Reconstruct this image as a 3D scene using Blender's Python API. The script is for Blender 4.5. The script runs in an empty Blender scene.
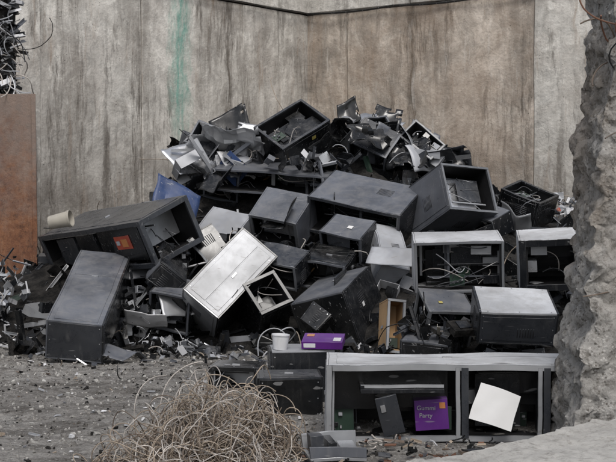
import bpy, math, random, numpy as np
from mathutils import Vector, Matrix, noise
V=Vector
H=2.05; th=math.atan(51/1250)
# cabinet poses in centimetres: origin corner, then the three edge vectors
POSE="""leanL:-224,1370,45,-64,-1,6,-4,15,-44,4,195,67 longB:-204,1500,155,53,54,31,21,11,-56,-157,169,-24 hoodE1:-16,1620,148,-63,26,12,5,30,-38,24,41,36
mainE:118,1600,159,-118,48,25,-1,23,-47,37,73,35 F:181,1590,167,-10,26,60,67,38,-5,-45,73,-39 D:-36,1780,248,-43,37,33,69,40,44,4,41,-43
G:-105,1460,42,-43,11,35,69,43,71,-13,98,-47 black8:-54,1460,46,-24,20,35,37,16,16,-12,89,-58 H:40,1440,76,-62,32,-18,25,10,-68,35,82,24
tan:87,1390,13,3,17,59,21,4,-2,-7,34,-9 J:129,1320,67,52,11,-4,-7,18,-44,-10,45,20 K1:214,1360,139,-98,3,-3,-2,9,-56,3,59,9 K2:226,1340,140,64,-8,3,0,9,-56,7,59,9
L1:250,1240,71,-79,0,3,1,11,-33,4,60,20 R:314,1690,171,-48,32,22,38,38,10,-6,16,-36
b19:-16,1500,99,-55,25,10,2,16,-28,18,32,20 b21:65,1560,130,-52,27,11,4,25,-42,22,33,21 b22:36,1730,208,-173,48,14,-1,7,-31,28,92,20 b23:111,1800,237,-53,21,26,2,51,-38,26,24,34
b24:-141,1490,62,-49,9,9,-5,20,-45,11,43,18 b26:197,1520,105,-46,33,10,5,18,-36,22,25,16 b27:-97,1790,211,-51,9,12,-4,28,-42,15,47,29 b28:146,1280,35,-50,19,3,1,8,-32,18,47,12
b29:45,1520,101,-55,14,6,-1,9,-34,19,68,17 b30:-93,1620,132,-54,20,10,3,33,-49,19,39,27 b31:175,1800,234,-42,21,35,4,66,-36,25,11,23 c1:-125,1560,96,-30,18,33,0,93,-50,30,11,21
c2:23,1720,183,-9,31,50,38,21,-6,-21,31,-23 c3:91,1530,104,-8,81,47,35,8,-7,-9,15,-28 c4:-148,1830,246,-35,14,15,5,65,-50,23,24,33 c5:11,1420,35,-21,12,12,15,61,-34,15,7,19
c6:236,1620,151,-21,42,9,7,9,-24,30,12,13 c7:-178,1500,106,-18,6,-21,30,9,-24,-3,71,24 c8:98,1830,260,-21,25,33,38,23,7,-12,28,-29"""
FIT={}
for tok in POSE.split():
    k,s=tok.split(':'); n_=[float(x)/100 for x in s.split(',')]; FIT[k]=[V(n_[i:i+3]) for i in (0,3,6,9)]
# ---------------------------------------------------------------- materials
MATS=[]; MI={}
def nt(m):
    m.use_nodes=True; t=m.node_tree; t.nodes.clear(); return t
def ramp(t,fac,stops):
    n=t.nodes.new('ShaderNodeValToRGB'); e=n.color_ramp.elements
    while len(e)<len(stops): e.new(0.5)
    for i,(p,c) in enumerate(stops):
        e[i].position=p; e[i].color=(c,c,c,1) if not isinstance(c,tuple) else (*c,1)
    t.links.new(fac,n.inputs[0]); return n.outputs[0]
def nz(t,vec,scale,detail=5,rough=.6,dist=0):
    n=t.nodes.new('ShaderNodeTexNoise'); n.inputs['Scale'].default_value=scale; n.inputs['Detail'].default_value=detail
    n.inputs['Roughness'].default_value=rough; n.inputs['Distortion'].default_value=dist
    if vec is not None: t.links.new(vec,n.inputs['Vector'])
    return n.outputs['Fac']
def mapn(t,vec,scale=(1,1,1),loc=(0,0,0),rot=(0,0,0)):
    n=t.nodes.new('ShaderNodeMapping'); n.inputs['Scale'].default_value=scale; n.inputs['Location'].default_value=loc; n.inputs['Rotation'].default_value=rot
    t.links.new(vec,n.inputs['Vector']); return n.outputs[0]
def mix(t,fac,a,b,mode='MIX'):
    n=t.nodes.new('ShaderNodeMix'); n.data_type='RGBA'; n.blend_type=mode
    for s,v in ((0,fac),(6,a),(7,b)):
        if hasattr(v,'links') or hasattr(v,'is_output'): t.links.new(v,n.inputs[s])
        elif s==0: n.inputs[0].default_value=v
        else: n.inputs[s].default_value=(*v,1) if isinstance(v,tuple) else (v,v,v,1)
    return n.outputs[2]
def mth(t,op,a,b=None):
    n=t.nodes.new('ShaderNodeMath'); n.operation=op
    for i,v in enumerate((a,b)):
        if v is None: continue
        if isinstance(v,(int,float)): n.inputs[i].default_value=v
        else: t.links.new(v,n.inputs[i])
    return n.outputs[0]
def finish(t,col,rough,metal=0.0,height=None,bs=.3,bd=.02,spec=.5):
    b=t.nodes.new('ShaderNodeBsdfPrincipled'); o=t.nodes.new('ShaderNodeOutputMaterial')
    t.links.new(b.outputs[0],o.inputs[0])
    for s,v in (('Base Color',col),('Roughness',rough),('Metallic',metal)):
        if isinstance(v,(int,float)): b.inputs[s].default_value=v if s!='Base Color' else (v,v,v,1)
        elif isinstance(v,tuple): b.inputs[s].default_value=(*v,1)
        else: t.links.new(v,b.inputs[s])
    b.inputs['Specular IOR Level'].default_value=spec
    if height is not None:
        n=t.nodes.new('ShaderNodeBump'); n.inputs['Strength'].default_value=bs; n.inputs['Distance'].default_value=bd
        t.links.new(height,n.inputs['Height']); t.links.new(n.outputs[0],b.inputs['Normal'])
def tco(t,rand=True):
    tc=t.nodes.new('ShaderNodeTexCoord'); v=tc.outputs['Object']
    if rand:
        oi=t.nodes.new('ShaderNodeObjectInfo'); ad=t.nodes.new('ShaderNodeVectorMath'); ad.operation='ADD'
        m=mth(t,'MULTIPLY',oi.outputs['Random'],37.0); t.links.new(v,ad.inputs[0]); t.links.new(m,ad.inputs[1]); v=ad.outputs[0]
    return v
def reg(name,m): MI[name]=len(MATS); MATS.append(m)
def paint(name,base,dust=.35,rough=.5,metal=0.0,scr=.5,dustcol=(.27,.262,.25),var=.25):
    m=bpy.data.materials.new(name); t=nt(m); v=tco(t)
    big=nz(t,v,1.7,3,.6,.3); c1=tuple(x*(1-var) for x in base); c2=tuple(min(1,x*(1+var)) for x in base)
    col=mix(t,ramp(t,big,[(.35,0.),(.65,1.)]),c1,c2)
    geo=t.nodes.new('ShaderNodeNewGeometry'); sx=t.nodes.new('ShaderNodeSeparateXYZ'); t.links.new(geo.outputs['Normal'],sx.inputs[0])
    upz=mth(t,'MAXIMUM',sx.outputs[2],0.0)
    fine=nz(t,v,5,6,.76,.5)
    dn=ramp(t,fine,[(.42,0.),(.66,1.)])
    df=mth(t,'MULTIPLY',dn,mth(t,'ADD',mth(t,'MULTIPLY',upz,.9),.10))
    col=mix(t,mth(t,'MULTIPLY',df,dust),col,dustcol)
    if scr>0:
        s1=ramp(t,nz(t,mapn(t,v,(2,60,14),rot=(.4,.7,.3)),1.5,1,.5),[(.70,0.),(.73,1.)])
        sm=ramp(t,nz(t,mapn(t,v,(9,9,1.2),rot=(.3,.2,.5)),1.6,4,.65),[(.56,0.),(.74,.5)])
        col=mix(t,mth(t,'MULTIPLY',sm,dust),col,dustcol)
        col=mix(t,mth(t,'MULTIPLY',s1,scr),col,(.33,.33,.33) if max(base)<.3 else (.2,.18,.16))
    r=mth(t,'ADD',mth(t,'MULTIPLY',fine,.45),rough-.22)
    finish(t,col,r,metal,big,.15,.03)
    reg(name,m)
paint('cab_black',(.005,.0055,.0062),.13,.22,scr=.4)
paint('cab_dark',(.009,.010,.012),.18,.24,scr=.4)
paint('cab_mid',(.030,.033,.039),.28,.30,scr=.35)
paint('cab_grey',(.095,.102,.118),.34,.34,scr=.35)
paint('cab_light',(.30,.31,.33),.4,.42,scr=.5)
paint('cab_pale',(.48,.49,.505),.45,.46,scr=.5,dustcol=(.24,.23,.215))
paint('cab_white',(.60,.605,.62),.5,.5,scr=.5,dustcol=(.26,.25,.23))
paint('silver',(.60,.61,.63),.22,.30,.75,scr=.3)
paint('galv',(.36,.37,.385),.34,.38,.5,scr=.4)
paint('rimgrey',(.17,.178,.19),.34,.40,.3,scr=.4)
paint('edge',(.05,.053,.06),.3,.36,.2,scr=0,var=.8)
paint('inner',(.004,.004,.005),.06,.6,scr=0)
paint('pcb',(.012,.032,.020),.3,.5)
paint('blue',(.014,.036,.11),.3,.5)
paint('wood',(.42,.27,.14),.2,.7,dustcol=(.3,.2,.12))
paint('beige',(.36,.335,.285),.35,.6)
paint('red',(.30,.045,.02),.45,.5)
paint('orange',(.4,.15,.04),.45,.5)
paint('purple',(.085,.015,.16),.12,.35,scr=.3)
paint('rusty',(.13,.06,.035),.3,.8,scr=.0)
paint('paper',(.64,.64,.635),.15,.8,scr=.0,var=.06)
paint('wire',(.27,.22,.17),.4,.7,.1,scr=0)
paint('wire_dark',(.12,.09,.068),.4,.7,.1,scr=0)
paint('wire_grey',(.38,.35,.32),.4,.6,.2,scr=0)
paint('yellow',(.4,.33,.08),.4,.5)
def m_simple(name,fn):
    m=bpy.data.materials.new(name); t=nt(m); fn(t,tco(t,False)); reg(name,m)
def warp(t,v,amt,sc=1.3):
    wn=t.nodes.new('ShaderNodeTexNoise'); wn.inputs['Scale'].default_value=sc; wn.inputs['Detail'].default_value=4; t.links.new(v,wn.inputs['Vector'])
    vm=t.nodes.new('ShaderNodeVectorMath'); vm.operation='MULTIPLY_ADD'; t.links.new(wn.outputs['Color'],vm.inputs[0]); vm.inputs[1].default_value=(amt,.0,amt); t.links.new(v,vm.inputs[2]); return vm.outputs[0]
def conc(t,v,base,tan,teal_u=None,brown=.0,streak=1.0):
    sx=t.nodes.new('ShaderNodeSeparateXYZ'); t.links.new(v,sx.inputs[0])
    w=warp(t,v,.5); w2=warp(t,v,.16,2.2)
    c=mix(t,ramp(t,nz(t,w,.45,8,.70,.5),[(.38,0.),(.62,1.)]),base,tan)
    c=mix(t,ramp(t,nz(t,w,2.6,9,.8,.3),[(.46,0.),(.68,.8)]),c,tuple(x*.45 for x in base))
    c=mix(t,ramp(t,nz(t,mapn(t,w,(1,1,.9)),1.2,9,.78,.6),[(.49,0.),(.62,.9)]),c,tuple(min(1,x*1.28) for x in base))
    pat=ramp(t,nz(t,mapn(t,v,(.8,1,.45),loc=(2,0,7)),.7,5,.6,.6),[(.38,.1),(.55,1.)])
    big=ramp(t,nz(t,mapn(t,w,(.8,1,.6),loc=(6,0,2)),.55,8,.72,.4),[(.49,0.),(.62,1.)])
    c=mix(t,mth(t,'MULTIPLY',big,.52*streak),c,(.17,.152,.13))
    d0=ramp(t,nz(t,mapn(t,w2,(1.0,1,.2),loc=(1,0,0)),1.1,9,.74,.3),[(.48,0.),(.60,1.)])
    c=mix(t,mth(t,'MULTIPLY',d0,.48*streak),c,(.15,.134,.114))
    d1=ramp(t,nz(t,mapn(t,w2,(2.3,1,.24)),1.4,9,.76,.2),[(.51,0.),(.61,1.)])
    c=mix(t,mth(t,'MULTIPLY',mth(t,'MULTIPLY',d1,pat),.80*streak),c,(.080,.069,.056))
    d2=ramp(t,nz(t,mapn(t,w2,(7,1,.28),loc=(3,0,1)),1.5,7,.74,.1),[(.56,0.),(.68,1.)])
    c=mix(t,mth(t,'MULTIPLY',mth(t,'MULTIPLY',d2,pat),.5*streak),c,(.06,.052,.044))
    d3=ramp(t,nz(t,mapn(t,w2,(4,1,.35),loc=(9,0,4)),1.5,8,.76,.2),[(.56,0.),(.65,1.)])
    c=mix(t,mth(t,'MULTIPLY',d3,.42),c,(.68,.66,.62))
    rs=ramp(t,nz(t,mapn(t,w2,(2.0,1,.2),loc=(4,0,8)),1.6,8,.74,.1),[(.56,0.),(.66,1.)])
    c=mix(t,mth(t,'MULTIPLY',rs,.4),c,(.27,.17,.10))
    if brown>0:
        bz=ramp(t,nz(t,mapn(t,w,(1,1,.7),loc=(5,2,1)),.7,8,.72,.9),[(.42,0.),(.60,1.)])
        c=mix(t,mth(t,'MULTIPLY',bz,brown),c,(.25,.175,.12))
    if teal_u is not None:
        n=nz(t,mapn(t,v,(3,1,1.2)),2.2,7,.75)
        du=mth(t,'ABSOLUTE',mth(t,'ADD',sx.outputs[0],mth(t,'ADD',-teal_u,mth(t,'MULTIPLY',mth(t,'SUBTRACT',n,.5),.8))))
        mk=ramp(t,du,[(.06,1.),(.36,0.)])
        zz=ramp(t,mth(t,'MULTIPLY',sx.outputs[2],.16),[(.34,0.),(.56,1.)])
        nn=ramp(t,nz(t,mapn(t,v,(4,1,.9)),2.5,8,.8),[(.38,.15),(.60,1.)])
        c=mix(t,mth(t,'MULTIPLY',mth(t,'MULTIPLY',mk,zz),mth(t,'MULTIPLY',nn,.85)),c,(.11,.34,.275))
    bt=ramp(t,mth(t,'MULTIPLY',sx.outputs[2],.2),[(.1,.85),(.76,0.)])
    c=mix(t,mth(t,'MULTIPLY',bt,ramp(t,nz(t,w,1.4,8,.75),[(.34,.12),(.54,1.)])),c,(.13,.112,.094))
    vo=t.nodes.new('ShaderNodeTexVoronoi'); vo.inputs['Scale'].default_value=8; t.links.new(v,vo.inputs['Vector'])
    po=ramp(t,vo.outputs['Distance'],[(.04,1.),(.09,0.)]); c=mix(t,mth(t,'MULTIPLY',po,.5),c,(.07,.06,.05))
    h=mth(t,'SUBTRACT',mth(t,'ADD',nz(t,v,1.5,4),mth(t,'MULTIPLY',nz(t,v,14,6,.7),.4)),mth(t,'MULTIPLY',po,.3))
    finish(t,c,.88,0,h,.6,.06,.25)
m_simple('concL',lambda t,v:conc(t,v,(.62,.60,.555),(.50,.47,.43),teal_u=3.89,brown=.08))
m_simple('concR',lambda t,v:conc(t,v,(.56,.50,.435),(.44,.375,.31),brown=.40,streak=1.))
m_simple('concR2',lambda t,v:conc(t,v,(.65,.63,.585),(.53,.50,.455),brown=.15,streak=.8))
m_simple('concU',lambda t,v:conc(t,v,(.62,.60,.56),(.50,.48,.44),streak=.6))
def f_pillar(t,v):
    c=mix(t,ramp(t,nz(t,v,1.8,8,.75,.6),[(.35,0.),(.65,1.)]),(.54,.525,.50),(.36,.345,.32))
    vo=t.nodes.new('ShaderNodeTexVoronoi'); vo.inputs['Scale'].default_value=42; t.links.new(v,vo.inputs['Vector'])
    peb=ramp(t,vo.outputs['Distance'],[(.25,1.),(.5,0.)])
    pc=mix(t,ramp(t,vo.outputs['Color'],[(.3,0.),(.7,1.)]),(.15,.135,.115),(.66,.64,.61))
    area=ramp(t,nz(t,v,3.1,6,.65),[(.42,0.),(.52,1.)])
    pk=mth(t,'MULTIPLY',peb,area)
    c=mix(t,mth(t,'MULTIPLY',pk,.8),c,pc)
    br=ramp(t,nz(t,mapn(t,v,loc=(4,1,2)),.9,6,.6,.3),[(.52,0.),(.64,1.)]); c=mix(t,mth(t,'MULTIPLY',br,.4),c,(.29,.22,.155))
    dk=ramp(t,nz(t,v,16,8,.8),[(.50,0.),(.64,1.)]); c=mix(t,mth(t,'MULTIPLY',dk,.72),c,(.10,.09,.075))
    d2=ramp(t,nz(t,v,4.5,8,.75),[(.52,0.),(.64,1.)]); c=mix(t,mth(t,'MULTIPLY',d2,.45),c,(.16,.145,.125))
    h=mth(t,'ADD',nz(t,v,14,9,.8),mth(t,'MULTIPLY',pk,.15))
    finish(t,c,.9,0,h,.85,.05,.2)
m_simple('pillar',f_pillar)
def f_slab(t,v):
    c=mix(t,ramp(t,nz(t,v,1.4,8,.75,.4),[(.35,0.),(.65,1.)]),(.33,.32,.30),(.48,.47,.445))
    dk=ramp(t,nz(t,v,16,8,.8),[(.50,0.),(.68,1.)]); c=mix(t,mth(t,'MULTIPLY',dk,.65),c,(.12,.11,.09))
    finish(t,c,.9,0,nz(t,v,18,9,.78),.7,.03,.2)
m_simple('slab',f_slab)
def f_ground(t,v):
    c=mix(t,ramp(t,nz(t,v,.6,8,.7,.6),[(.38,0.),(.62,1.)]),(.27,.257,.24),(.41,.395,.37))
    c=mix(t,ramp(t,nz(t,v,6,9,.85,.3),[(.46,0.),(.62,.85)]),c,(.12,.11,.098))
    wet=ramp(t,nz(t,mapn(t,v,(.8,1.8,1),loc=(3,3,0)),1.1,9,.76,1.),[(.49,0.),(.59,1.)])
    c=mix(t,mth(t,'MULTIPLY',wet,.78),c,(.09,.081,.07))
    c=mix(t,ramp(t,nz(t,v,30,6,.85),[(.55,0.),(.66,.9)]),c,(.60,.585,.56))
    c=mix(t,ramp(t,nz(t,mapn(t,v,loc=(7,0,0)),24,6,.85),[(.56,0.),(.66,.85)]),c,(.06,.054,.048))
    vo=t.nodes.new('ShaderNodeTexVoronoi'); vo.inputs['Scale'].default_value=36; t.links.new(v,vo.inputs['Vector'])
    st=ramp(t,vo.outputs['Distance'],[(.2,1.),(.42,0.)])
    h=mth(t,'ADD',nz(t,v,12,8,.8),mth(t,'MULTIPLY',st,.3))
    finish(t,c,mth(t,'SUBTRACT',.92,mth(t,'MULTIPLY',wet,.3)),0,h,1.,.05,.35)
m_simple('ground',f_ground)
def f_rust(t,v):
    sx=t.nodes.new('ShaderNodeSeparateXYZ'); t.links.new(v,sx.inputs[0])
    c=mix(t,ramp(t,nz(t,v,1.8,10,.80),[(.40,0.),(.60,1.)]),(.14,.062,.038),(.26,.125,.068))
    c=mix(t,ramp(t,nz(t,mapn(t,v,loc=(3,1,5)),7,10,.85),[(.50,0.),(.62,.8)]),c,(.07,.036,.026))
    c=mix(t,ramp(t,nz(t,mapn(t,v,loc=(1,6,2)),4,10,.85),[(.54,0.),(.66,.7)]),c,(.36,.21,.125))
    c=mix(t,ramp(t,nz(t,mapn(t,v,(3,1,.5)),1.6,8,.8),[(.52,0.),(.66,.45)]),c,(.30,.20,.14))
    tp=mth(t,'ADD',mth(t,'MULTIPLY',sx.outputs[2],.3),mth(t,'MULTIPLY',mth(t,'SUBTRACT',nz(t,v,1.6,10,.8),.5),1.4))
    c=mix(t,ramp(t,tp,[(.45,0.),(.85,.7)]),c,(.27,.235,.21))
    finish(t,c,.85,.1,nz(t,v,20,8,.85),.7,.03,.3)
m_simple('rustplate',f_rust)
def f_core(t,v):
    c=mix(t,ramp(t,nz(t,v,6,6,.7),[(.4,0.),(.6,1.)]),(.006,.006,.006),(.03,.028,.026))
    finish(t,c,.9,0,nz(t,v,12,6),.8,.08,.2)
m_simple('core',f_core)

# ---------------------------------------------------------------- mesh builder
class MB:
    def __init__(s): s.v=[];s.f=[];s.m=[]
    def box(s,lo,hi,mat,seg=.2,M=None,jit=0,rnd=None):
        d=[hi[i]-lo[i] for i in range(3)]
        n=[max(1,min(30,int(round(x/seg)))) for x in d]; mi=MI[mat]; ix={}
        def vert(t):
            if t in ix: return ix[t]
            p=Vector([lo[i]+d[i]*t[i]/n[i] for i in range(3)])
            if jit: p+=Vector([rnd.uniform(-jit,jit)*d[i] for i in range(3)])
            if M is not None: p=M@p
            s.v.append(p); ix[t]=len(s.v)-1; return ix[t]
        for k in range(3):
            i,j=(k+1)%3,(k+2)%3
            for side in (0,n[k]):
                for a in range(n[i]):
                    for b in range(n[j]):
                        q=[]
                        for da,db in ((0,0),(1,0),(1,1),(0,1)):
                            t=[0,0,0]; t[k]=side;t[i]=a+da;t[j]=b+db; q.append(vert(tuple(t)))
                        if side==0: q.reverse()
                        s.f.append(q); s.m.append(mi)
    def tube(s,pts,r,mat,n=6,cap=True):
        mi=MI[mat]; rings=[]
        for i,p in enumerate(pts):
            a=pts[max(0,i-1)]; b=pts[min(len(pts)-1,i+1)]; t=(Vector(b)-Vector(a))
            if t.length<1e-7: t=Vector((0,0,1))
            t.normalize(); x=t.orthogonal().normalized()
            if rings: 
                x=(px-t*px.dot(t)); x=x.normalized() if x.length>1e-6 else t.orthogonal().normalized()
            px=x; y=t.cross(x); rr=r[i] if isinstance(r,(list,tuple)) else r
            base=len(s.v)
            for k in range(n):
                an=2*math.pi*k/n; s.v.append(Vector(p)+x*math.cos(an)*rr+y*math.sin(an)*rr)
            rings.append(base)
        for i in range(len(rings)-1):
            for k in range(n):
                a=rings[i]; b=rings[i+1]; s.f.append([a+k,a+(k+1)%n,b+(k+1)%n,b+k]); s.m.append(mi)
        if cap:
            s.f.append([rings[0]+k for k in range(n)][::-1]); s.m.append(mi)
            s.f.append([rings[-1]+k for k in range(n)]); s.m.append(mi)
    def sheet(s,c,u,v,nx,ny,amp,mat,rnd,freq=2.5,fold=0,tear=.0):
        c=Vector(c);u=Vector(u);v=Vector(v);nrm=u.cross(v).normalized(); sd=Vector((rnd.uniform(0,99),rnd.uniform(0,99),rnd.uniform(0,99)))
        base=len(s.v); lu=u.length; lv=v.length; fx=rnd.uniform(.3,.7)
        for i in range(nx+1):
            for j in range(ny+1):
                a=i/nx;b=j/ny; q=Vector((a*lu*freq,b*lv*freq,0))+sd
                h=abs(noise.noise(q))*1.6+.5*abs(noise.noise(q*2.3))
                p=c+u*(a-.5)+v*(b-.5)+nrm*amp*h
                p+=(u.normalized()*noise.noise(q*1.7+Vector((7,0,0)))+v.normalized()*noise.noise(q*1.7+Vector((0,9,0))))*amp*.7
                if fold and a>fx: p+=nrm*fold*(a-fx)*lu-u*(a-fx)*(.35*abs(fold))
                s.v.append(p)
        for i in range(nx):
            for j in range(ny):
                edge=min(i,j,nx-1-i,ny-1-j)
                if tear and edge<2 and noise.noise(Vector((i*.45,j*.45,0))+sd)>.5-tear: continue
                q=base+i*(ny+1)+j; s.f.append([q,q+ny+1,q+ny+2,q+1]); s.m.append(MI[mat])
    def obj(s,name,loc=(0,0,0),bevel=0,smooth=True,parent=None,ang=35,emat=None):
        me=bpy.data.meshes.new(name); me.from_pydata([tuple(p) for p in s.v],[],s.f)
        for m in MATS: me.materials.append(m)
        me.polygons.foreach_set('material_index',s.m)
        if smooth:
            me.polygons.foreach_set('use_smooth',[True]*len(s.f)); me.update(); me.set_sharp_from_angle(angle=math.radians(ang))
        me.update(); o=bpy.data.objects.new(name,me); bpy.context.scene.collection.objects.link(o); o.location=loc
        if bevel:
            b=o.modifiers.new('bevel','BEVEL'); b.width=bevel; b.segments=1; b.limit_method='ANGLE'; b.angle_limit=math.radians(50)
            if emat: b.material=MI[emat]
        if parent: o.parent=parent
        return o
def slab(mb,L,k,side,i0,i1,j0,j1,thk,off,mat,seg=.16):
    i,j=(k+1)%3,(k+2)%3; lo=[0,0,0];hi=[0,0,0]; lo[i]=i0;hi[i]=i1;lo[j]=j0;hi[j]=j1
    if side==0: lo[k]=-off;hi[k]=-off+thk
    else: lo[k]=L[k]+off-thk;hi[k]=L[k]+off
    mb.box(lo,hi,mat,seg)
CABLE=['cab_black','cab_dark','cab_black','wire_grey','cab_light','cab_mid']
def cabinet(name,fitv,opens=(),body='cab_dark',rim='cab_grey',inner='inner',dents=.007,style=None,content=1.0,seed=1,rimw=.04,extra=None,bev=.005,face_mat={},door=None,cables=4):
    rnd=random.Random(seed); O,a,b,c=fitv; L=[a.length,b.length,c.length]
    a0=a.normalized(); b0=(b-a0*b.dot(a0)).normalized(); c0=a0.cross(b0)
    if c0.dot(c)<0: c0=-c0
    ax=[a0,b0,c0]
    mb=MB(); t=.018
    for k in range(3):
        i,j=(k+1)%3,(k+2)%3
        for side in (0,1):
            key='abc'[k]+str(side)
            ins=[0,0,0]
            if k==1: ins[0]=t+.0015
            if k==2: ins[0]=t+.0015; ins[1]=t+.0015
            i0,i1,j0,j1=ins[i],L[i]-ins[i],ins[j],L[j]-ins[j]
            if key in opens:
                w=rimw; z=.03; o=.004+.0013*k
                slab(mb,L,k,side,0,w,0,L[j],z,o,rim); slab(mb,L,k,side,L[i]-w,L[i],0,L[j],z,o,rim)
                slab(mb,L,k,side,w+.001,L[i]-w-.001,0,w,z,o-.001,rim); slab(mb,L,k,side,w+.001,L[i]-w-.001,L[j]-w,L[j],z,o-.001,rim)
                z2=.02;w2=w+.02
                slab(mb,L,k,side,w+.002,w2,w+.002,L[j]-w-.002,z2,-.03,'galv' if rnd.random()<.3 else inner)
                n=int(13*content/max(1,len(opens)))
                for q in range(n):
                    lo=[0,0,0];hi=[0,0,0]
                    dp=rnd.uniform(.12,.75)*L[k]
                    tk=rnd.choice(['plate','plate','block','block','bar','bar','bar','board'])
                    for ax_ in (i,j):
                        sz={'plate':rnd.uniform(.2,.6)*L[ax_],'block':rnd.uniform(.1,.3)*L[ax_],'bar':rnd.choice([.03,.7])*L[ax_],'board':rnd.uniform(.12,.2)}[tk]
                        p0=rnd.uniform(t+.006,L[ax_]-t-.006-sz) if L[ax_]-2*t-.012>sz else t+.006
                        if rnd.random()<.3: p0=t+.006
                        lo[ax_]=p0;hi[ax_]=min(p0+sz,L[ax_]-t-.006)
                    zt={'plate':.008,'block':rnd.uniform(.05,.2),'bar':.02,'board':.005}[tk]
                    if side==0: lo[k]=dp;hi[k]=min(dp+zt,L[k]-.03)
                    else: hi[k]=L[k]-dp;lo[k]=max(.03,L[k]-dp-zt)
                    pm=['cab_black','cab_dark','inner','cab_mid','cab_black','cab_dark','cab_black']+(['galv','cab_grey','silver','galv'] if tk!='plate' else ['cab_grey'])
                    mb.box(lo,hi,'pcb' if tk=='board' else rnd.choice(pm),.3)
                    if tk=='board':
                        for _ in range(6):
                            l2=list(lo);h2=list(hi)
                            for ax_ in (i,j):
                                s_=(hi[ax_]-lo[ax_]); p_=lo[ax_]+s_*rnd.uniform(.05,.75); l2[ax_]=p_; h2[ax_]=p_+s_*rnd.uniform(.06,.2)
                            if side==0: l2[k]=lo[k]-.02;h2[k]=lo[k]-.001
                            else: l2[k]=hi[k]+.001;h2[k]=hi[k]+.02
                            mb.box(l2,h2,rnd.choice(['cab_black','silver','cab_grey','cab_light']),.4)
                for q in range(int(cables*content)):
                    def rp(): 
                        p=[rnd.uniform(.05,.95)*L[x] for x in range(3)]; p[k]=(rnd.uniform(.03,.3) if side==0 else 1-rnd.uniform(.03,.3))*L[k]; return Vector(p)
                    p0,p3=rp(),rp(); p1=p0.lerp(p3,.3)+Vector([rnd.uniform(-.15,.15) for _ in range(3)]); p2=p0.lerp(p3,.7)+Vector([rnd.uniform(-.15,.15) for _ in range(3)])
                    pts=[((1-x)**3)*p0+3*x*(1-x)**2*p1+3*x*x*(1-x)*p2+x**3*p3 for x in [y/9 for y in range(10)]]
                    mb.tube(pts,.006,rnd.choice(CABLE),5)
                if key=='c0' and (door if door is not None else rnd.random()<.35):
                    M=Matrix.Translation((0,0,-.012))@Matrix.Rotation(math.radians(rnd.uniform(55,130)),4,'Y')
                    dw=L[0]*rnd.uniform(.5,.9)
                    mb.box((.01,.02,-.014),(dw,L[1]-.02,0),body,.15,M); mb.box((.05,.06,-.02),(dw-.04,L[1]-.06,-.0145),body,.15,M)
            else:
                bm_=face_mat.get(key,body)
                slab(mb,L,k,side,i0,i1,j0,j1,t,0,bm_)
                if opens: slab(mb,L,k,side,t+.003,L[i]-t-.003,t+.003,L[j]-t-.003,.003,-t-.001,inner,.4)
                st=(style or {}).get(key,rnd.choice(['plain','plain','panel','seam','vents']))
                wi,wj=i1-i0,j1-j0
                if st in('panel','seam'):
                    m_=min(wi,wj)*.09
                    if st=='seam':
                        cut=i0+wi*rnd.uniform(.35,.65)
                        slab(mb,L,k,side,i0+m_,cut-.006,j0+m_,j1-m_,.006,.005,bm_); slab(mb,L,k,side,cut+.006,i1-m_,j0+m_,j1-m_,.006,.005,bm_)
                        slab(mb,L,k,side,cut-.05,cut-.025,(j0+j1)/2-.04,(j0+j1)/2+.04,.012,.016,'silver',.3)
                    else: slab(mb,L,k,side,i0+m_,i1-m_,j0+m_,j1-m_,.006,.005,bm_)
                if st in('vents','panel','vents2'):
                    vi=i0+wi*rnd.uniform(.2,.55); vj=j0+wj*rnd.uniform(.2,.5)
                    for q in range(7): slab(mb,L,k,side,vi+q*.026,vi+q*.026+.011,vj,vj+min(.2,wj*.3),.004,.0075 if st=='panel' else .0025,'inner',.4)
                for q in range(6):
                    x=i0+.02 if q%2 else i1-.03; y=j0+wj*(.06+.42*(q//2))
                    slab(mb,L,k,side,x,x+.012,y,y+.012,.004,.0035,'silver',.4)
                if rnd.random()<.2:
                    x=i0+wi*rnd.uniform(.1,.7);y=j0+wj*rnd.uniform(.1,.7)
                    slab(mb,L,k,side,x,x+rnd.uniform(.04,.1),y,y+rnd.uniform(.03,.07),.003,.0095,rnd.choice(['paper','yellow','cab_light','cab_light']),.4)
    if extra: extra(mb,L,rnd)
    sd=Vector((rnd.uniform(0,50),rnd.uniform(0,50),rnd.uniform(0,50))); out=[]
    for p in mb.v:
        p=Vector(p)
        if dents:
            p=p+noise.noise_vector(p*1.6+sd)*dents*1.6+noise.noise_vector(p*4.5+sd)*dents*.7
        out.append(ax[0]*p[0]+ax[1]*p[1]+ax[2]*p[2])
    mb.v=out
    if ax[0].cross(ax[1]).dot(ax[2])<0: mb.f=[list(reversed(f)) for f in mb.f]
    return mb.obj(name,O,bevel=bev,emat='edge')

# ---------------------------------------------------------------- ground
def axis(a0,a1,st,far):
    l=list(np.arange(a0,a1+1e-6,st)); g=st;x=a1;R=[]
    while x<far: g*=1.5;x+=g;R.append(x)
    g=st;x=a0;Lf=[]
    while x>-far: g*=1.5;x-=g;Lf.append(x)
    return Lf[::-1]+l+R
def gh(x,y):
    q=Vector((x,y,0)); n=noise.noise(q*.7)*.06+noise.noise(q*3)*.022+noise.noise(q*9)*.016
    e=max(0,min(1,(26-abs(y))/8)); return n*e
xs=axis(-6,5,.05,300); ys=axis(7.5,16.5,.05,300)
mb=MB()
for y in ys:
    for x in xs: mb.v.append(Vector((x,y,gh(x,y) if -9<x<9 and 4<y<20 else -.0)))
nx=len(xs)
for j in range(len(ys)-1):
    for i in range(nx-1): q=j*nx+i; mb.f.append([q,q+1,q+nx+1,q+nx]); mb.m.append(MI['ground'])
mb.obj('ground')

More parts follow.
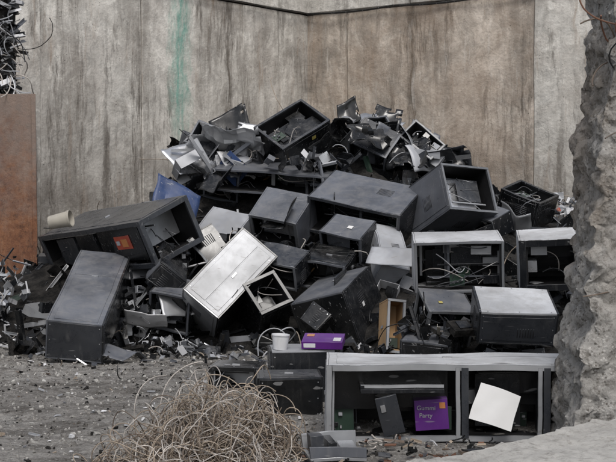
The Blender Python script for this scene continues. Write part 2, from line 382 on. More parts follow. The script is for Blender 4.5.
# ---------------------------------------------------------------- walls
def emp(name): 
    o=bpy.data.objects.new(name,None); bpy.context.scene.collection.objects.link(o); return o
C0=Vector((0,26,0)); HT=5.44
dl=(-.6018,-.7986,0); il=(.7986,-.6018,0)
dr=(.7986,-.6018,0); ir=(-.6018,-.7986,0)
def wall2(name,d,n,panels,um,seed,mirror,u_start=0):
    e=emp(name); d=Vector(d); n=Vector(n)
    e.matrix_world=Matrix.Translation(C0)
    for idx,(u0,u1,off,mat) in enumerate(panels):
        mb=MB(); a=u_start if idx==0 else u0+.008
        mb.box((a,-off,-.3),(u1-.008,.4,HT),mat,.25)
        for p in mb.v:
            if p.y<.1: p.y+=noise.noise(Vector((p.x*.6,idx*7,p.z*.6)))*.03+noise.noise(Vector((p.x*2,idx*7,p.z*2)))*.012
        o=mb.obj('lower_panel_%d'%(idx+1),bevel=.012); place(o,e,d,n,mirror)
    mb=MB(); mb.box((u_start,.05,-.3),(panels[-1][1],.42,HT+.03),'inner',3); o=mb.obj('joint_backing'); place(o,e,d,n,mirror)
    mb=MB(); x=u_start; r=random.Random(seed)
    while x<panels[-1][1]:
        w=2.9; mb.box((x,-.04+r.uniform(-.012,.012),HT+.035),(x+w-.02,.45,HT+1.5),um,.5); x+=w
    o=mb.obj('upper_wall',bevel=.015); place(o,e,d,n,mirror)
    return e
def place(o,e,d,n,mirror):
    if mirror: o.data.flip_normals()
    M=Matrix.Identity(4)
    for r_ in range(3): M[r_][0]=d[r_]; M[r_][1]=-n[r_]; M[r_][2]=(0,0,1)[r_]
    o.parent=e; o.matrix_basis=M
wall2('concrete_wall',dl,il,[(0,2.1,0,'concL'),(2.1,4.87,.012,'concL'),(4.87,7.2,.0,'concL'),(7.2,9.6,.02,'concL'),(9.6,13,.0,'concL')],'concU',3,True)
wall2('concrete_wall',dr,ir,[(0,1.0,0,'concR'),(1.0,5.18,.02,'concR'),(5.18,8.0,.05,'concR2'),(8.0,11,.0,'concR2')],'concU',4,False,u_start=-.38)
rnd=random.Random(8)
mb=MB(); D=Vector(dr); N=Vector(ir)
pts=[C0+D*(.05+i*.3)+N*(.10+.02*math.sin(i))+Vector((0,0,HT+.02-.035*abs(math.sin(i*.45)))) for i in range(34)]
mb.tube(pts,.022,'cab_black',6)
D2=Vector(dl); N2=Vector(il)
pts=[C0+D2*(.05+i*.35)+N2*.09+Vector((0,0,HT+.02+.01*math.sin(i*1.3))) for i in range(20)]; mb.tube(pts,.016,'cab_black',6)
mb.obj('cable_run')

# rusty plate
e=emp('rusty_steel_plate'); e.location=(-4.72,17.8,0)
mb=MB(); mb.box((-.88,0,0),(.85,.02,3.27),'rustplate',.2)
mb.box((.80,-.03,.0),(.86,-.002,3.27),'rustplate',.2)
for z in (.02,1.1,2.2): mb.box((-.88,.022,z),(.84,.10,z+.08),'rustplate',.3)
for p in mb.v: p+=Vector((0,noise.noise(p*1.1)*.05,0))
o=mb.obj('plate',bevel=.004); o.parent=e
mb=MB(); mb.box((-.7,.102,-.2),(-.58,.22,3.2),'rusty',.4); mb.box((.55,.102,-.2),(.67,.22,3.2),'rusty',.4); o=mb.obj('posts'); o.parent=e

# ---------------------------------------------------------------- broken concrete pillar
def conc_block(name,lo,hi,seg,mat,fn):
    mb=MB(); d=[hi[i]-lo[i] for i in range(3)]
    n=[max(1,int(d[i]/seg)) for i in range(3)]
    ix={}
    def vert(t):
        if t in ix: return ix[t]
        p=Vector([lo[i]+d[i]*t[i]/n[i] for i in range(3)]); mb.v.append(fn(p,t,n)); ix[t]=len(mb.v)-1; return ix[t]
    for k in range(3):
        i,j=(k+1)%3,(k+2)%3
        for side in (0,n[k]):
            for a in range(n[i]):
                for b in range(n[j]):
                    q=[]
                    for da,db in ((0,0),(1,0),(1,1),(0,1)):
                        t=[0,0,0];t[k]=side;t[i]=a+da;t[j]=b+db;q.append(vert(tuple(t)))
                    if side==0:q.reverse()
                    mb.f.append(q);mb.m.append(MI[mat])
    return mb.obj(name,ang=60)
def pf(p,t,n):
    q=Vector(p); ex=max(0,1-(p.x)/.30)
    v=noise.noise_vector(q*2.2)*.05+noise.noise_vector(q*6)*.04+noise.noise_vector(q*12)*.032+noise.noise_vector(q*26)*.022+noise.noise_vector(q*50)*.01
    k=.5+.5*ex
    r=p+v*k
    bite=max(0,noise.noise(Vector((0,3.1,p.z*2.3)))) *.12*ex+ max(0,noise.noise(Vector((5,p.y*2,p.z*6))))*.10*ex
    r.x+=bite+.075*p.z
    return r
o=conc_block('broken_concrete_pillar',(0,0,-.1),(1.3,.9,4.3),.02,'pillar',pf); o.location=(1.92,8.95,0)
mb=MB(); rnd=random.Random(5)
def bent(p,d,l,n,curl,rr,mat,mbx,rnd,grav=0):
    p=Vector(p);d=Vector(d).normalized();pts=[p.copy()];ax=Vector([rnd.uniform(-1,1) for _ in range(3)])
    for i in range(n):
        ax=(ax+Vector([rnd.uniform(-.5,.5) for _ in range(3)])).normalized()
        d=(Matrix.Rotation(curl*rnd.uniform(.3,1),3,ax)@d+Vector((0,0,-grav))).normalized(); p=p+d*(l/n); pts.append(p.copy())
    mbx.tube(pts,rr,mat,6)
sx_=.12
bent((2.15+sx_,9.1,3.0),(-1,-.2,.15),.42,10,.3,.007,'rusty',mb,rnd)
bent((2.12+sx_,9.1,2.92),(-1,-.3,-.1),.38,10,.35,.006,'wire_dark',mb,rnd,.03)
bent((2.1+sx_,9.05,3.0),(-.4,-.3,1),.45,12,.4,.006,'wire_dark',mb,rnd)
bent((2.15+sx_,8.9,3.1),(-.5,-.5,.6),.5,12,.5,.006,'rusty',mb,rnd)
bent((2.15+sx_,8.85,2.38),(-1,-.5,.15),.3,8,.2,.005,'wire_dark',mb,rnd)
bent((2.05+sx_,8.95,1.25),(-1,-.3,-.1),.2,6,.3,.005,'wire_dark',mb,rnd)
for i in range(20): bent((2.2+sx_+rnd.uniform(-.1,.1),8.78,2.95+rnd.uniform(-.05,.35)),(rnd.uniform(-.7,.2),-.7,rnd.uniform(-.2,.8)),.5,10,.7,.006,'cab_black' if i%3 else 'rusty',mb,rnd,.05)
mb.obj('bent_rebar')
def sf(p,t,n):
    q=Vector(p)
    return p+noise.noise_vector(q*2.5)*.03+noise.noise_vector(q*9)*.018+noise.noise_vector(q*24)*.012
o=conc_block('concrete_slab',(0,-1.2,-.1),(4.6,0,.40),.035,'slab',sf); o.location=(.50,7.1,0); o.rotation_euler=(0,0,math.radians(43))

# ---------------------------------------------------------------- scrap mound
capx=[-5,-4.2,-3,-2,-1,0,1,2,3,4.1,5]; capz=[.3,.8,1.2,2.05,2.6,2.9,2.65,2.15,1.75,1.35,1.0]
toe=[-5,-4.2,-3,-1.5,0,1.2,2,3,5]; toey=[16.2,15.2,14.7,14.9,14.6,13.6,12.0,11.6,11.5]
def mh(x,y):
    cap=float(np.interp(x,capx,capz)); ty=float(np.interp(x,toe,toey))
    h=(y-ty)*float(np.interp(x,[.8,2,3],[.56,.30,.25]))
    h=min(h,cap) 
    if y>20.5: h=min(h,cap-(y-20.5)*.4)
    if x<-4.2: h-=(-4.2-x)*1.2
    return h
def mhn(x,y):
    q=Vector((x,y,0)); return mh(x,y)+noise.noise(q*1.5)*.16+noise.noise(q*4)*.07-.12
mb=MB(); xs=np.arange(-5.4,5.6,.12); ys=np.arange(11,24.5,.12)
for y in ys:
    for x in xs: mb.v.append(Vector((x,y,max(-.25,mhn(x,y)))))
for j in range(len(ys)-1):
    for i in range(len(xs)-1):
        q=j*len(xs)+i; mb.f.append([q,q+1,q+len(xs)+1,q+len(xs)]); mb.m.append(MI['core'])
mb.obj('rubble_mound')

# ---------------------------------------------------------------- cabinets
f=FIT; SM='scrap_machine_cabinet'
def Bextra(mb,L,rnd):
    mb.box((.02,.06,.12),(.03,.50,1.0),'cab_black',.2); mb.box((.010,.16,.34),(.018,.34,.66),'red',.2); mb.box((.004,.20,.40),(.009,.31,.52),'orange',.2)
    mb.box((.004,.22,.56),(.009,.28,.63),'cab_light',.2)
    mb.box((.03,.02,1.1),(.25,.35,1.5),'cab_dark',.2); mb.box((.05,.1,1.6),(.3,.5,2.0),'cab_mid',.2)
cabinet(SM,f['leanL'],(),body='cab_grey',face_mat={'a0':'cab_dark','c0':'cab_mid'},style={'b0':'seam','c0':'plain','a0':'panel'},seed=2)
cabinet(SM,f['longB'],('c0','a0') ,body='cab_grey',rim='cab_mid',face_mat={'b0':'cab_mid'},seed=3,rimw=.06,content=1.3,door=False,extra=Bextra)
cabinet('monitor_housing',f['hoodE1'],('c0',),body='cab_grey',rim='rimgrey',seed=4,door=False)
cabinet(SM,f['mainE'],('c0',),body='cab_dark',rim='cab_mid',face_mat={'b0':'cab_grey'},style={'b0':'vents2'},seed=5,content=1.2,door=False)  # b0 top coloured greyer than the body to stand in for reflected sky
cabinet(SM,f['F'],('c0',),body='cab_mid',rim='rimgrey',face_mat={'b0':'cab_grey','a0':'cab_grey'},seed=6,door=False,rimw=.03,content=1.5)
cabinet(SM,f['D'],('c0',),body='cab_black',rim='cab_mid',seed=7,content=1.8,door=False)
cabinet('white_appliance',f['G'],(),body='cab_dark',face_mat={'c0':'cab_pale','b0':'galv','a0':'cab_black'},style={'c0':'seam','b0':'panel'},seed=8)
cabinet(SM,f['black8'],('c0',),body='cab_black',rim='cab_dark',seed=9,door=False)
cabinet(SM,f['H'],(),body='cab_black',face_mat={'b0':'cab_grey','c0':'cab_black','a0':'cab_dark'},style={'b0':'plain','c0':'plain'},seed=10)  # grey b0 over black sides: sky light on the top put into the colour
cabinet('wooden_box',f['tan'],('c0',),body='wood',rim='cab_light',inner='wood',seed=11,content=.2,rimw=.03,door=False)
cabinet(SM,f['J'],('c0','a0'),body='cab_dark',face_mat={'b0':'cab_grey'},rim='rimgrey',seed=12,rimw=.03,door=False)  # lighter b0 colour imitates sky light on the top face
cabinet(SM,f['K1'],('c0',),body='cab_pale',rim='rimgrey',seed=13,content=3.0,rimw=.028,door=False)
cabinet(SM,f['K2'],('c0',),body='cab_pale',rim='cab_dark',seed=14,content=.8,rimw=.07,door=False)
cabinet(SM,f['L1'],(),body='cab_dark',face_mat={'b0':'cab_pale','c0':'cab_mid'},style={'b0':'plain','c0':'panel'},seed=15)
cabinet(SM,f['R'],('c0',),body='cab_black',rim='cab_dark',seed=16,door=False)
O3=('c0','a0','b0')
ops={'b19':('c0',),'b21':('c0',),'b22':('c0',),'b23':('c0','a0'),'b24':('c0',),'b26':('c0','a0'),'b27':O3,'b28':(),'b29':('c0',),'b30':(),'b31':O3,'c1':('c0',),'c2':('c0','b0'),'c3':(),'c4':('c0','b0'),'c5':(),'c6':('c0',),'c7':(),'c8':('c0','b0')}
bod={'b23':'cab_mid','b27':'cab_grey','b31':'cab_dark','c1':'cab_black','c2':'cab_black','c4':'cab_mid','c5':'cab_black','c8':'cab_black','b29':'cab_black','c3':'cab_light','b26':'cab_light','b30':'cab_light'}
for i,k in enumerate(ops): cabinet(SM,f[k],ops[k],body=bod.get(k,'cab_dark'),face_mat={} if k in bod else {'b0':'cab_grey' if i%3 else 'cab_mid'},rim='cab_grey' if len(ops[k])>1 else random.Random(i).choice(['cab_grey','rimgrey','cab_dark']),seed=30+i,dents=.014 if k[0]=='b' else .03,rimw=.026)  # b0 tops painted lighter than dark sides, sky reflection put into the colour

def Mextra(mb,L,rnd):
    for u in (1.03,1.66): 
        mb.box((u,.02,-.008),(u+.035,L[1]-.02,.02),'galv',.2); mb.box((u+.045,.02,-.010),(u+.10,L[1]-.02,.4),'cab_mid',.2)
    mb.box((.27,.40,-.10),(.93,.43,.20),'cab_dark',.2); mb.box((.27,.44,-.10),(.93,.465,-.085),'galv',.2)
    mb.box((.27,.436,-.10),(.30,.46,.2),'cab_dark',.2)
    M=Matrix.Translation((.46,.05,-.05))@Matrix.Rotation(.25,4,'Z')@Matrix.Rotation(-.2,4,'X')
    mb.box((0,0,0),(.17,.32,.02),'cab_mid',.2,M); mb.box((.03,.2,-.008),(.07,.26,-.001),'silver',.3,M)
    M=Matrix.Translation((.71,.07,.06))@Matrix.Rotation(.06,4,'Z')
    mb.box((0,0,0),(.27,.24,.14),'purple',.2,M)
    mb.box((.2,.16,-.004),(.25,.21,-.001),'orange',.3,M)
    for i in range(7): mb.box((.12+i*.02,.10,.25),(.125+i*.02,.5,.27),'cab_mid',.3)
    mb.box((1.2,.08,.22),(1.55,.5,.24),'cab_dark',.3)
    for z in (.12,.24,.37): mb.box((1.75,z,.1),(1.94,z+.015,.5),'galv',.3)
MF=[Vector((.14,9.80,-.01)),Vector((1.98,-.05,.0)),Vector((0,0,.60)),Vector((.017,.72,0))]
cabinet(SM,MF,('c0',),body='cab_pale',rim='galv',seed=50,content=1.1,rimw=.045,extra=Mextra,dents=.010,style={'b1':'seam'},door=False,face_mat={'b0':'cab_dark'},cables=0)
mb=MB(); mb.sheet((0,0,0),(.33,0,0),(0,0,.29),8,8,.035,'paper',random.Random(2),2)
o=mb.obj('paper_sheet',(1.46,9.68,.28)); o.rotation_euler=(-.25,.32,-.1)
def simple(name,loc,dims,yaw,pitch=0,rolls=0,**k):
    R=Matrix.Rotation(math.radians(yaw),3,'Z')@Matrix.Rotation(math.radians(pitch),3,'X')@Matrix.Rotation(math.radians(rolls),3,'Y')
    return cabinet(name,[V(loc),R@V((dims[0],0,0)),R@V((0,0,dims[2])),R@V((0,dims[1],0))],**k)
simple(SM,(-.44,10.75,-.02),(.57,.5,.36),3,opens=(),body='cab_black',face_mat={'b1':'cab_mid'},style={'c0':'plain'},seed=51)
simple(SM,(-.98,12.3,-.02),(.5,.5,.22),-6,opens=('c0',),body='cab_black',rim='cab_black',seed=52,content=.5,door=False)
simple(SM,(-.35,11.45,-.02),(.62,.45,.5),5,opens=(),body='cab_dark',face_mat={'b1':'cab_light'},style={'c0':'plain'},seed=53)
e=emp('printed_carton'); e.location=(-.06,11.5,.49); e.rotation_euler=(math.radians(12),0,math.radians(-8))
mb=MB(); mb.box((0,0,0),(.38,.25,.07),'purple',.15)
mb.box((.02,-.004,.015),(.13,-.001,.055),'cab_white',.3); mb.box((.29,.03,.0715),(.36,.12,.074),'cab_white',.3); mb.box((.03,.15,.0715),(.1,.22,.074),'orange',.3)
o=mb.obj('carton',bevel=.003); o.parent=e
def text(body,size,loc,rot,mat,parent):
    c=bpy.data.curves.new('lettering','FONT'); c.body=body; c.size=size; c.extrude=.0008; c.materials.append(MATS[MI[mat]])
    o=bpy.data.objects.new('lettering',c); bpy.context.scene.collection.objects.link(o); o.location=loc; o.rotation_euler=rot; o.parent=parent; return o
e2=emp('purple_package'); e2.location=(.86,9.83,.11)
text('Gummi',.05,(0,0,.12),(math.radians(90),0,0),'cab_light',e2); text('Party',.05,(.02,0,.06),(math.radians(90),0,0),'cab_light',e2)
def bucket(name,loc,rot,r,h,mat):
    mb=MB(); n=28; prof=[(r*.82,0),(r*.9,h*.4),(r,h),(r*1.06,h),(r*1.06,h*.93),(r*1.0,h*.93)]
    inner=[(r*.97,h),(r*.85,h*.3),(r*.79,.01),(0.001,.01)]
    def rev(pr):
        b=len(mb.v)
        for (rr,z) in pr:
            for k in range(n): a=2*math.pi*k/n; mb.v.append(Vector((rr*math.cos(a),rr*math.sin(a),z)))
        for i in range(len(pr)-1):
            for k in range(n): mb.f.append([b+i*n+k,b+i*n+(k+1)%n,b+(i+1)*n+(k+1)%n,b+(i+1)*n+k]); mb.m.append(MI[mat])
    rev(prof); rev(inner)
    mb.tube([Vector((r*1.07*math.cos(a),r*1.07*math.sin(a)*.35-.0,h*.9-r*.9*math.sin(a))) for a in np.linspace(0,math.pi,14)],.004,'wire_grey',5)
    o=mb.obj(name,loc); o.rotation_euler=rot; return o
bucket('plastic_bucket',(-3.2,15.5,1.52),(.35,1.35,.2),.10,.28,'beige')
bucket('plastic_bucket',(-.26,11.55,.48),(0,.05,0),.08,.14,'cab_white')

# ---------------------------------------------------------------- loose scrap
def rrot(rnd,tilt=3.2):
    return Matrix.Rotation(rnd.uniform(0,6.28),4,'Z')@Matrix.Rotation(rnd.uniform(-tilt,tilt),4,'X')@Matrix.Rotation(rnd.uniform(-tilt,tilt),4,'Y')
DARK=['cab_black','cab_dark','cab_mid','cab_black','cab_dark','cab_black','cab_mid','core']
LIGHT=['cab_light','cab_white','galv','silver','cab_grey','cab_mid','cab_mid','galv','cab_light','cab_dark','cab_black']
def frag(mb,p,s,rnd,pal,tilt=3.2,odd=.008):
    mat=rnd.choice(pal)
    if rnd.random()<odd: mat=rnd.choice(['red','pcb','yellow','blue','beige','wood'])
    M=Matrix.Translation(p)@rrot(rnd,tilt); k=rnd.random()
    a=s*rnd.uniform(.4,1);b=s*rnd.uniform(.15,.8)
    if k<.22: mb.box((-a/2,-b/2,0),(a/2,b/2,.006),mat,9,M,.03,rnd)
    elif k<.30:
        c=s*rnd.uniform(.08,.3); mb.box((-a/2,-b/2,0),(a/2,b/2,c),mat,9,M,.03,rnd)
        mb.box((-a*.35,-b*.35,c+.003),(a*.2,b*.3,c+.012),rnd.choice(pal),9,M)
    elif k<.52:
        w=s*.10+.008; mb.box((-a,0,0),(a,w,.005),mat,9,M); mb.box((-a,0,.0055),(a,.005,w),mat,9,M)
    elif k<.70:
        bent(M@Vector((0,0,0)),M.to_3x3()@Vector((1,0,0)),a*2.5,9,.5,.006,rnd.choice(['cab_black','wire_grey','cab_light','cab_black','wire','cab_dark']),mb,rnd,.08)
    elif k<.80:
        c=s*.4; mb.box((-a/2,-b/2,0),(a/2,b/2,.005),mat,9,M); mb.box((-a/2,-b/2,.0055),(-a/2+.005,b/2,c),mat,9,M); mb.box((a/2-.005,-b/2,.0055),(a/2,b/2,c*.7),mat,9,M)
        mb.box((-a/2+.006,b/2-.005,.0055),(a/2-.006,b/2,c*.6),mat,9,M)
    else:
        u=M.to_3x3()@Vector((a,0,0)); v=M.to_3x3()@Vector((0,b,0)); mb.sheet(p,u,v,5,4,s*.12,mat,rnd,1.6/s*.8,fold=rnd.uniform(-1,1),tear=.0)
rnd=random.Random(21)
mb=MB()
for i in range(2600):
    x=rnd.uniform(-4.9,5.0); y=rnd.uniform(12,21.5)
    h=mh(x,y)
    if h<-.25: continue
    frag(mb,Vector((x,y,max(0.02,mhn(x,y))+rnd.uniform(-.03,.07))),rnd.choice([.10,.16,.25,.35,.5]),rnd,DARK if rnd.random()<.85 else LIGHT)
mb.obj('scrap_debris_heap',smooth=False)
cl=[(-3.75,15.6,.70,.25,.4,.45,60,.15,LIGHT),(-2.15,15.2,.45,.45,.4,.35,70,.22,LIGHT),(-1.75,15.6,.95,.35,.4,.25,40,.26,LIGHT),
(-1.5,18.3,2.25,.45,.4,.3,40,.5,LIGHT),(-.95,18.2,2.35,.4,.3,.2,30,.45,LIGHT),(-.1,17.6,2.3,.8,.2,.06,30,.3,LIGHT),(.9,18.7,2.55,.5,.4,.2,35,.5,LIGHT),(1.7,18.4,2.35,.4,.4,.2,35,.45,LIGHT),
(3.75,18.0,1.65,.3,.3,.2,70,.15,LIGHT),(3.1,18.2,1.75,.4,.3,.12,40,.2,LIGHT),(2.2,17.3,1.4,.5,.4,.12,40,.2,DARK),(-.1,15.9,1.05,.5,.4,.2,60,.22,DARK),
(-.9,15.9,1.1,.3,.3,.3,50,.24,DARK),(-1.6,14.6,.1,.5,.3,.08,50,.16,LIGHT),(2.9,13.9,.75,.8,.3,.1,60,.2,DARK),(1.3,13.2,.45,.4,.4,.12,40,.25,DARK),
(-2.6,15.0,.2,.3,.3,.15,35,.18,LIGHT),(1.5,11.6,.15,1.2,.4,.12,70,.2,DARK),(.5,13.6,.15,.5,.4,.1,40,.2,DARK)]
mb=MB()
for (x,y,z,rx,ry,rz,n,s,pal) in cl:
    for i in range(n):
        while True:
            q=Vector([rnd.uniform(-1,1) for _ in range(3)])
            if q.length<1: break
        frag(mb,Vector((x+q.x*rx,y+q.y*ry,z+q.z*rz)),s*rnd.uniform(.5,1.3),rnd,pal)
mb.obj('metal_offcuts',smooth=False)
def csheet(name,c,u,v,amp,mat,seed,fold=0,freq=2.5,tear=.0,n=12):
    r=random.Random(seed); mb=MB(); mb.sheet((0,0,0),u,v,n,n,amp,mat,r,freq,fold,tear); o=mb.obj(name,c,smooth=True,ang=22)
    s=o.modifiers.new('thick','SOLIDIFY'); s.thickness=.006; return o
csheet('blue_plastic_panel',(-1.72,16.4,1.80),(.55,.1,-.30),(.05,.25,.38),.03,'blue',1,tear=0)
sh=[(-1.75,18.3,2.3,.7,'silver',.07),(-1.35,18.6,2.5,.8,'galv',.08),(-1.05,18.2,2.25,.6,'cab_white',.06),(-1.0,18.9,2.65,.8,'cab_dark',.10),
(.75,18.8,2.8,.7,'cab_mid',.10),(.95,19.0,2.8,.8,'silver',.08),(1.15,18.4,2.55,.7,'cab_grey',.08),(1.45,18.6,2.55,.8,'galv',.10),(1.75,18.3,2.35,.7,'cab_light',.08),(1.95,18.6,2.2,.7,'cab_grey',.10),
(1.05,15.2,1.12,.55,'cab_light',.03),(-.55,16.9,1.6,.6,'cab_dark',.1),(2.75,17.0,1.4,.5,'galv',.1),(-2.1,15.6,.9,.5,'cab_grey',.04),(-2.4,15.2,.55,.45,'cab_light',.04),(-1.2,17.6,1.95,.7,'cab_dark',.1),(-.9,15.0,.6,.5,'cab_dark',.06),(3.5,18.0,1.5,.5,'cab_light',.06),(.3,17.9,2.45,.6,'cab_black',.08),(-.3,16.4,1.5,.5,'cab_black',.06),(-1.95,14.9,.35,.4,'cab_white',.03),(-1.6,15.1,.55,.45,'galv',.05)]
rr_=random.Random(404)
for i in range(20):
    x=rr_.uniform(-1.9,2.2)
    if -.7<x<.45: x+=1.2
    z=float(np.interp(x,[-2,-1,0,1,2.2],[2.2,2.65,2.8,2.7,2.15]))
    sh.append((x,rr_.uniform(18.0,18.9),z+rr_.uniform(-.25,.12),rr_.uniform(.4,.75),rr_.choice(['cab_black','cab_dark','silver','galv','cab_black','cab_mid','cab_light']),rr_.uniform(.12,.2)))
for i,(x,y,z,s,mat,amp) in enumerate(sh):
    r=random.Random(100+i); M=Matrix.Rotation(r.uniform(0,6.28),3,'Z')@Matrix.Rotation(r.uniform(.5,1.3),3,'X')
    csheet('crumpled_metal_sheet',(x,y,z),M@V((s*r.uniform(.8,1.3),0,0)),M@V((0,s*r.uniform(.4,.9),0)),amp,mat,200+i,r.uniform(-1.2,1.2),freq=1.8 if i<22 else 3.2,tear=0 if i<22 else .12,n=12)
# tall torn chassis panels standing out of the crest
for i,(x,y,z,u,v,mat,amp) in enumerate([(-1.15,18.7,2.85,(.55,.1,.30),(-.12,.1,.42),'cab_black',.04),(-1.75,18.5,2.45,(.35,.05,-.20),(.12,.1,.50),'cab_mid',.05),(-.75,18.5,2.7,(.6,.1,-.12),(.05,.12,.30),'galv',.03),
    (.62,18.9,3.0,(.30,.1,.12),(-.10,.1,.45),'cab_black',.05),(1.15,18.9,2.95,(.40,.1,-.15),(.15,.1,.38),'cab_dark',.05),(1.7,18.7,2.65,(.42,.1,-.30),(.12,.1,.36),'cab_grey',.04),(2.1,18.4,2.3,(.35,.1,-.25),(.05,.1,.3),'cab_black',.05)]):
    csheet('torn_chassis_panel',(x,y,z),V(u),V(v),amp,mat,700+i,.3,freq=2.2,tear=.10,n=12)
csheet('metal_flap',(-2.20,13.95,.12),(.42,-.1,-.1),(.12,.28,.06),.015,'cab_grey',9,tear=0)
e=emp('metal_bracket_assembly'); e.location=(.02,8.95,.0); e.rotation_euler=(0,0,.25)
mb=MB(); mb.box((0,0,.02),(.42,.30,.045),'galv',.2); mb.box((0,0,.046),(.42,.02,.12),'cab_grey',.2); mb.box((0,.28,.046),(.42,.30,.16),'galv',.2)
mb.box((.14,.04,.046),(.20,.26,.14),'cab_dark',.2); mb.box((.24,.05,.05),(.38,.24,.10),'silver',.2); mb.box((.02,.06,.05),(.11,.2,.18),'cab_mid',.2)
for p in mb.v: p+=noise.noise_vector(p*4)*.03
o=mb.obj('bracket',bevel=.003); o.parent=e
mb=MB(); r=random.Random(77)
for i in range(260):
    z=r.uniform(3.0,4.9); frag(mb,Vector((-4.55+r.uniform(-.35,.30)+(.05*math.sin(z*5)),18.35+r.uniform(-.25,.25),z)),r.choice([.15,.25,.35]),r,['cab_black','cab_dark','cab_white','cab_light','galv','cab_grey'],.5)
for i in range(60):
    bent((-4.5+r.uniform(-.3,.3),18.1,r.uniform(3.2,4.8)),(r.uniform(-1,1),-.2,r.uniform(-1,.2)),.6,14,.4,.008,r.choice(['cab_black','wire_grey','cab_light','cab_white']),mb,r,.12)
mb.box((-4.95,18.2,-.1),(-4.35,18.7,4.8),'core',.3)
mb.obj('stacked_scrap_bale',smooth=False)

# ---------------------------------------------------------------- wire tangle in front
def tangle(name,c,rx,ry,hz,n,rad,mats,seed,L0=1.6):
    r=random.Random(seed); cu=bpy.data.curves.new(name,'CURVE'); cu.dimensions='3D'; cu.bevel_depth=rad; cu.bevel_resolution=1; cu.use_fill_caps=True
    for m in mats: cu.materials.append(MATS[MI[m]])
    for w in range(n):
        a=r.uniform(0,6.28); q=math.sqrt(r.random()); p=Vector((rx*q*math.cos(a),ry*q*math.sin(a),0)); p.z=r.random()*hz*(1-q*q)**.6+.01
        d=Vector([r.uniform(-1,1),r.uniform(-1,1),r.uniform(-.5,.5)]).normalized(); ax=Vector([r.uniform(-1,1) for _ in range(3)]).normalized()
        ln=L0*r.uniform(.3,1); st=.035; k=int(ln/st); cv=r.uniform(.05,.35); pts=[]
        for i in range(k):
            pts.append(p.copy())
            if r.random()<.12: ax=Vector([r.uniform(-1,1) for _ in range(3)]).normalized(); cv=r.uniform(0,.5)
            d=(Matrix.Rotation(cv,3,ax)@d)
            e2_=(p.x/rx)**2+(p.y/ry)**2; top=hz*max(.0,1-e2_)**.6*(1+.5*noise.noise(Vector((p.x*3,p.y*3,seed))))+.02
            if e2_>.85: d+=Vector((-p.x/rx,-p.y/ry,0))*.2
            if p.z>top: d.z-=.25
            if p.z<.01: d.z+=.35
            d.normalize(); p=p+d*st; p.z=max(p.z,.004)
        s=cu.splines.new('POLY'); s.points.add(len(pts)-1); s.material_index=r.randrange(len(mats))
        for i,pp in enumerate(pts): s.points[i].co=(*pp,1)
    o=bpy.data.objects.new(name,cu); bpy.context.scene.collection.objects.link(o); o.location=c; return o
tangle('steel_wire_tangle',(-.66,9.3,0),.58,.55,.44,330,.004,['wire','wire','wire_grey','wire_dark'],5)
tangle('steel_wire_tangle',(-.85,8.9,0),.62,.35,.2,140,.004,['wire','wire_grey','wire_dark'],6)
def wires(name,lst,rad,mat):
    mb=MB()
    for i,(p,d,l,c,g) in enumerate(lst): bent(p,d,l,22,c,rad,mat,mb,random.Random(i*7+3),g)
    return mb.obj(name)
wires('loose_wire',[((-1.1,9.4,.1),(-.2,0,1),.75,.12,.03),((-1.25,9.3,.1),(-.5,0,1),.7,.15,.05),((-.9,9.4,.3),(.2,0,1),.4,.3,.05),((-1.0,9.2,.1),(-1,.2,.4),.8,.15,.04),((-.5,9.3,.3),(.3,0,1),.4,.25,.05),((-.3,9.3,.2),(.8,0,1),.5,.25,.08)],.004,'wire_grey')
wires('white_cable',[((-.55,13.8,.1),(-.1,0,1),.9,.25,.12),((-.5,13.7,.1),(.5,0,1),.8,.35,.12),((-.3,13.6,.4),(.5,0,.5),.7,.3,.1)],.007,'cab_light')

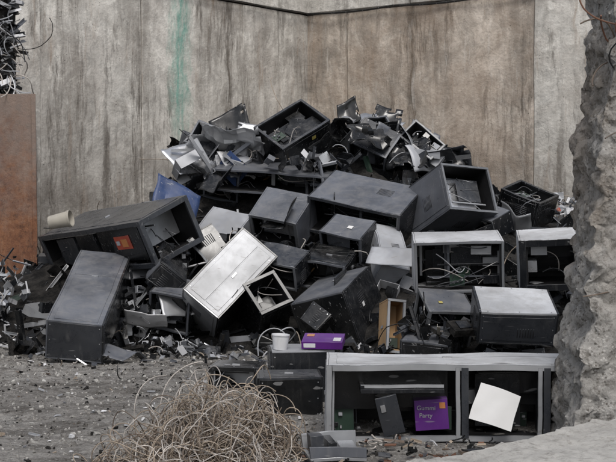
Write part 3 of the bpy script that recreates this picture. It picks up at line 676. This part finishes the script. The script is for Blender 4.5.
# ---------------------------------------------------------------- ground litter
r=random.Random(9); mb=MB()
for i in range(9000):
    x=r.uniform(-5.5,4); y=8+7.5*r.random()**.8
    if abs(x)>y*.28+.3: continue
    s=r.choice([.006,.008,.010,.014,.022 if r.random()<.5 else .01]); M=Matrix.Translation((x,y,gh(x,y)+s*.15))@rrot(r)
    mb.box((-s,-s*.7,-s*.5),(s,s*.7,s*.5),r.choice(['slab','ground','ground','ground','pillar','slab','core']),9,M,.25,r)
mb.obj('gravel',smooth=False)
mb=MB()
for i in range(330):
    y=8.5+6.5*r.random()**.8; x=r.uniform(-4.6,.6)
    frag(mb,Vector((x,y,gh(x,y)+.01)),r.choice([.02,.03,.05,.08]),r,['cab_grey','galv','wire','wire_dark','slab','cab_white','paper','cab_light','cab_dark','cab_white'],.25,0)
for i in range(300):
    x=-3.8+r.gauss(0,.42); y=16.0+r.gauss(0,.6); frag(mb,Vector((x,y,.03+abs(r.gauss(0,.08)))),r.choice([.08,.12,.18,.24]),r,['cab_white','cab_light','paper','galv','paper','cab_white'],.8)
for i in range(180):
    x=r.uniform(-3.2,1.2); y=14.2+r.gauss(0,.3); frag(mb,Vector((x,y,.03+abs(r.gauss(0,.05)))),r.choice([.06,.1,.15]),r,LIGHT+DARK,.8)
for i in range(130):
    x=r.uniform(-.3,1.5); y=r.uniform(8.8,9.8); frag(mb,Vector((x,y,.015)),r.choice([.04,.06,.1]),r,DARK+['rusty','wire_dark','wire'],.3,0)
mb.obj('ground_litter',smooth=False)

# ---------------------------------------------------------------- light, world, camera
sc=bpy.context.scene
AZ,EL=172,54
w=bpy.data.worlds.new('World'); sc.world=w; w.use_nodes=True; t=w.node_tree; t.nodes.clear()
sky=t.nodes.new('ShaderNodeTexSky'); sky.sky_type='NISHITA'; sky.sun_disc=False; sky.sun_elevation=math.radians(EL); sky.sun_rotation=math.radians(AZ); sky.dust_density=4
hs=t.nodes.new('ShaderNodeHueSaturation'); hs.inputs['Saturation'].default_value=.5
bg=t.nodes.new('ShaderNodeBackground'); bg.inputs[1].default_value=.15; o=t.nodes.new('ShaderNodeOutputWorld')
t.links.new(sky.outputs[0],hs.inputs['Color']); t.links.new(hs.outputs[0],bg.inputs[0]); t.links.new(bg.outputs[0],o.inputs[0])
l=bpy.data.lights.new('sun','SUN'); l.energy=1.5; l.angle=math.radians(20); l.color=(1,.98,.95)
so=bpy.data.objects.new('sun',l); sc.collection.objects.link(so)
az=math.radians(AZ); el=math.radians(EL); sd=Vector((math.sin(az)*math.cos(el),math.cos(az)*math.cos(el),math.sin(el)))
so.rotation_euler=sd.to_track_quat('Z','Y').to_euler(); so.location=(0,0,15)
c=bpy.data.cameras.new('camera'); co=bpy.data.objects.new('camera',c); sc.collection.objects.link(co); sc.camera=co
c.sensor_width=36; c.lens=36*1250/616; c.clip_end=1000; co.location=(0,0,H); co.rotation_euler=(math.radians(90)-th,0,0)
sc.view_settings.view_transform='Standard'; sc.view_settings.look='None'; sc.view_settings.exposure=0
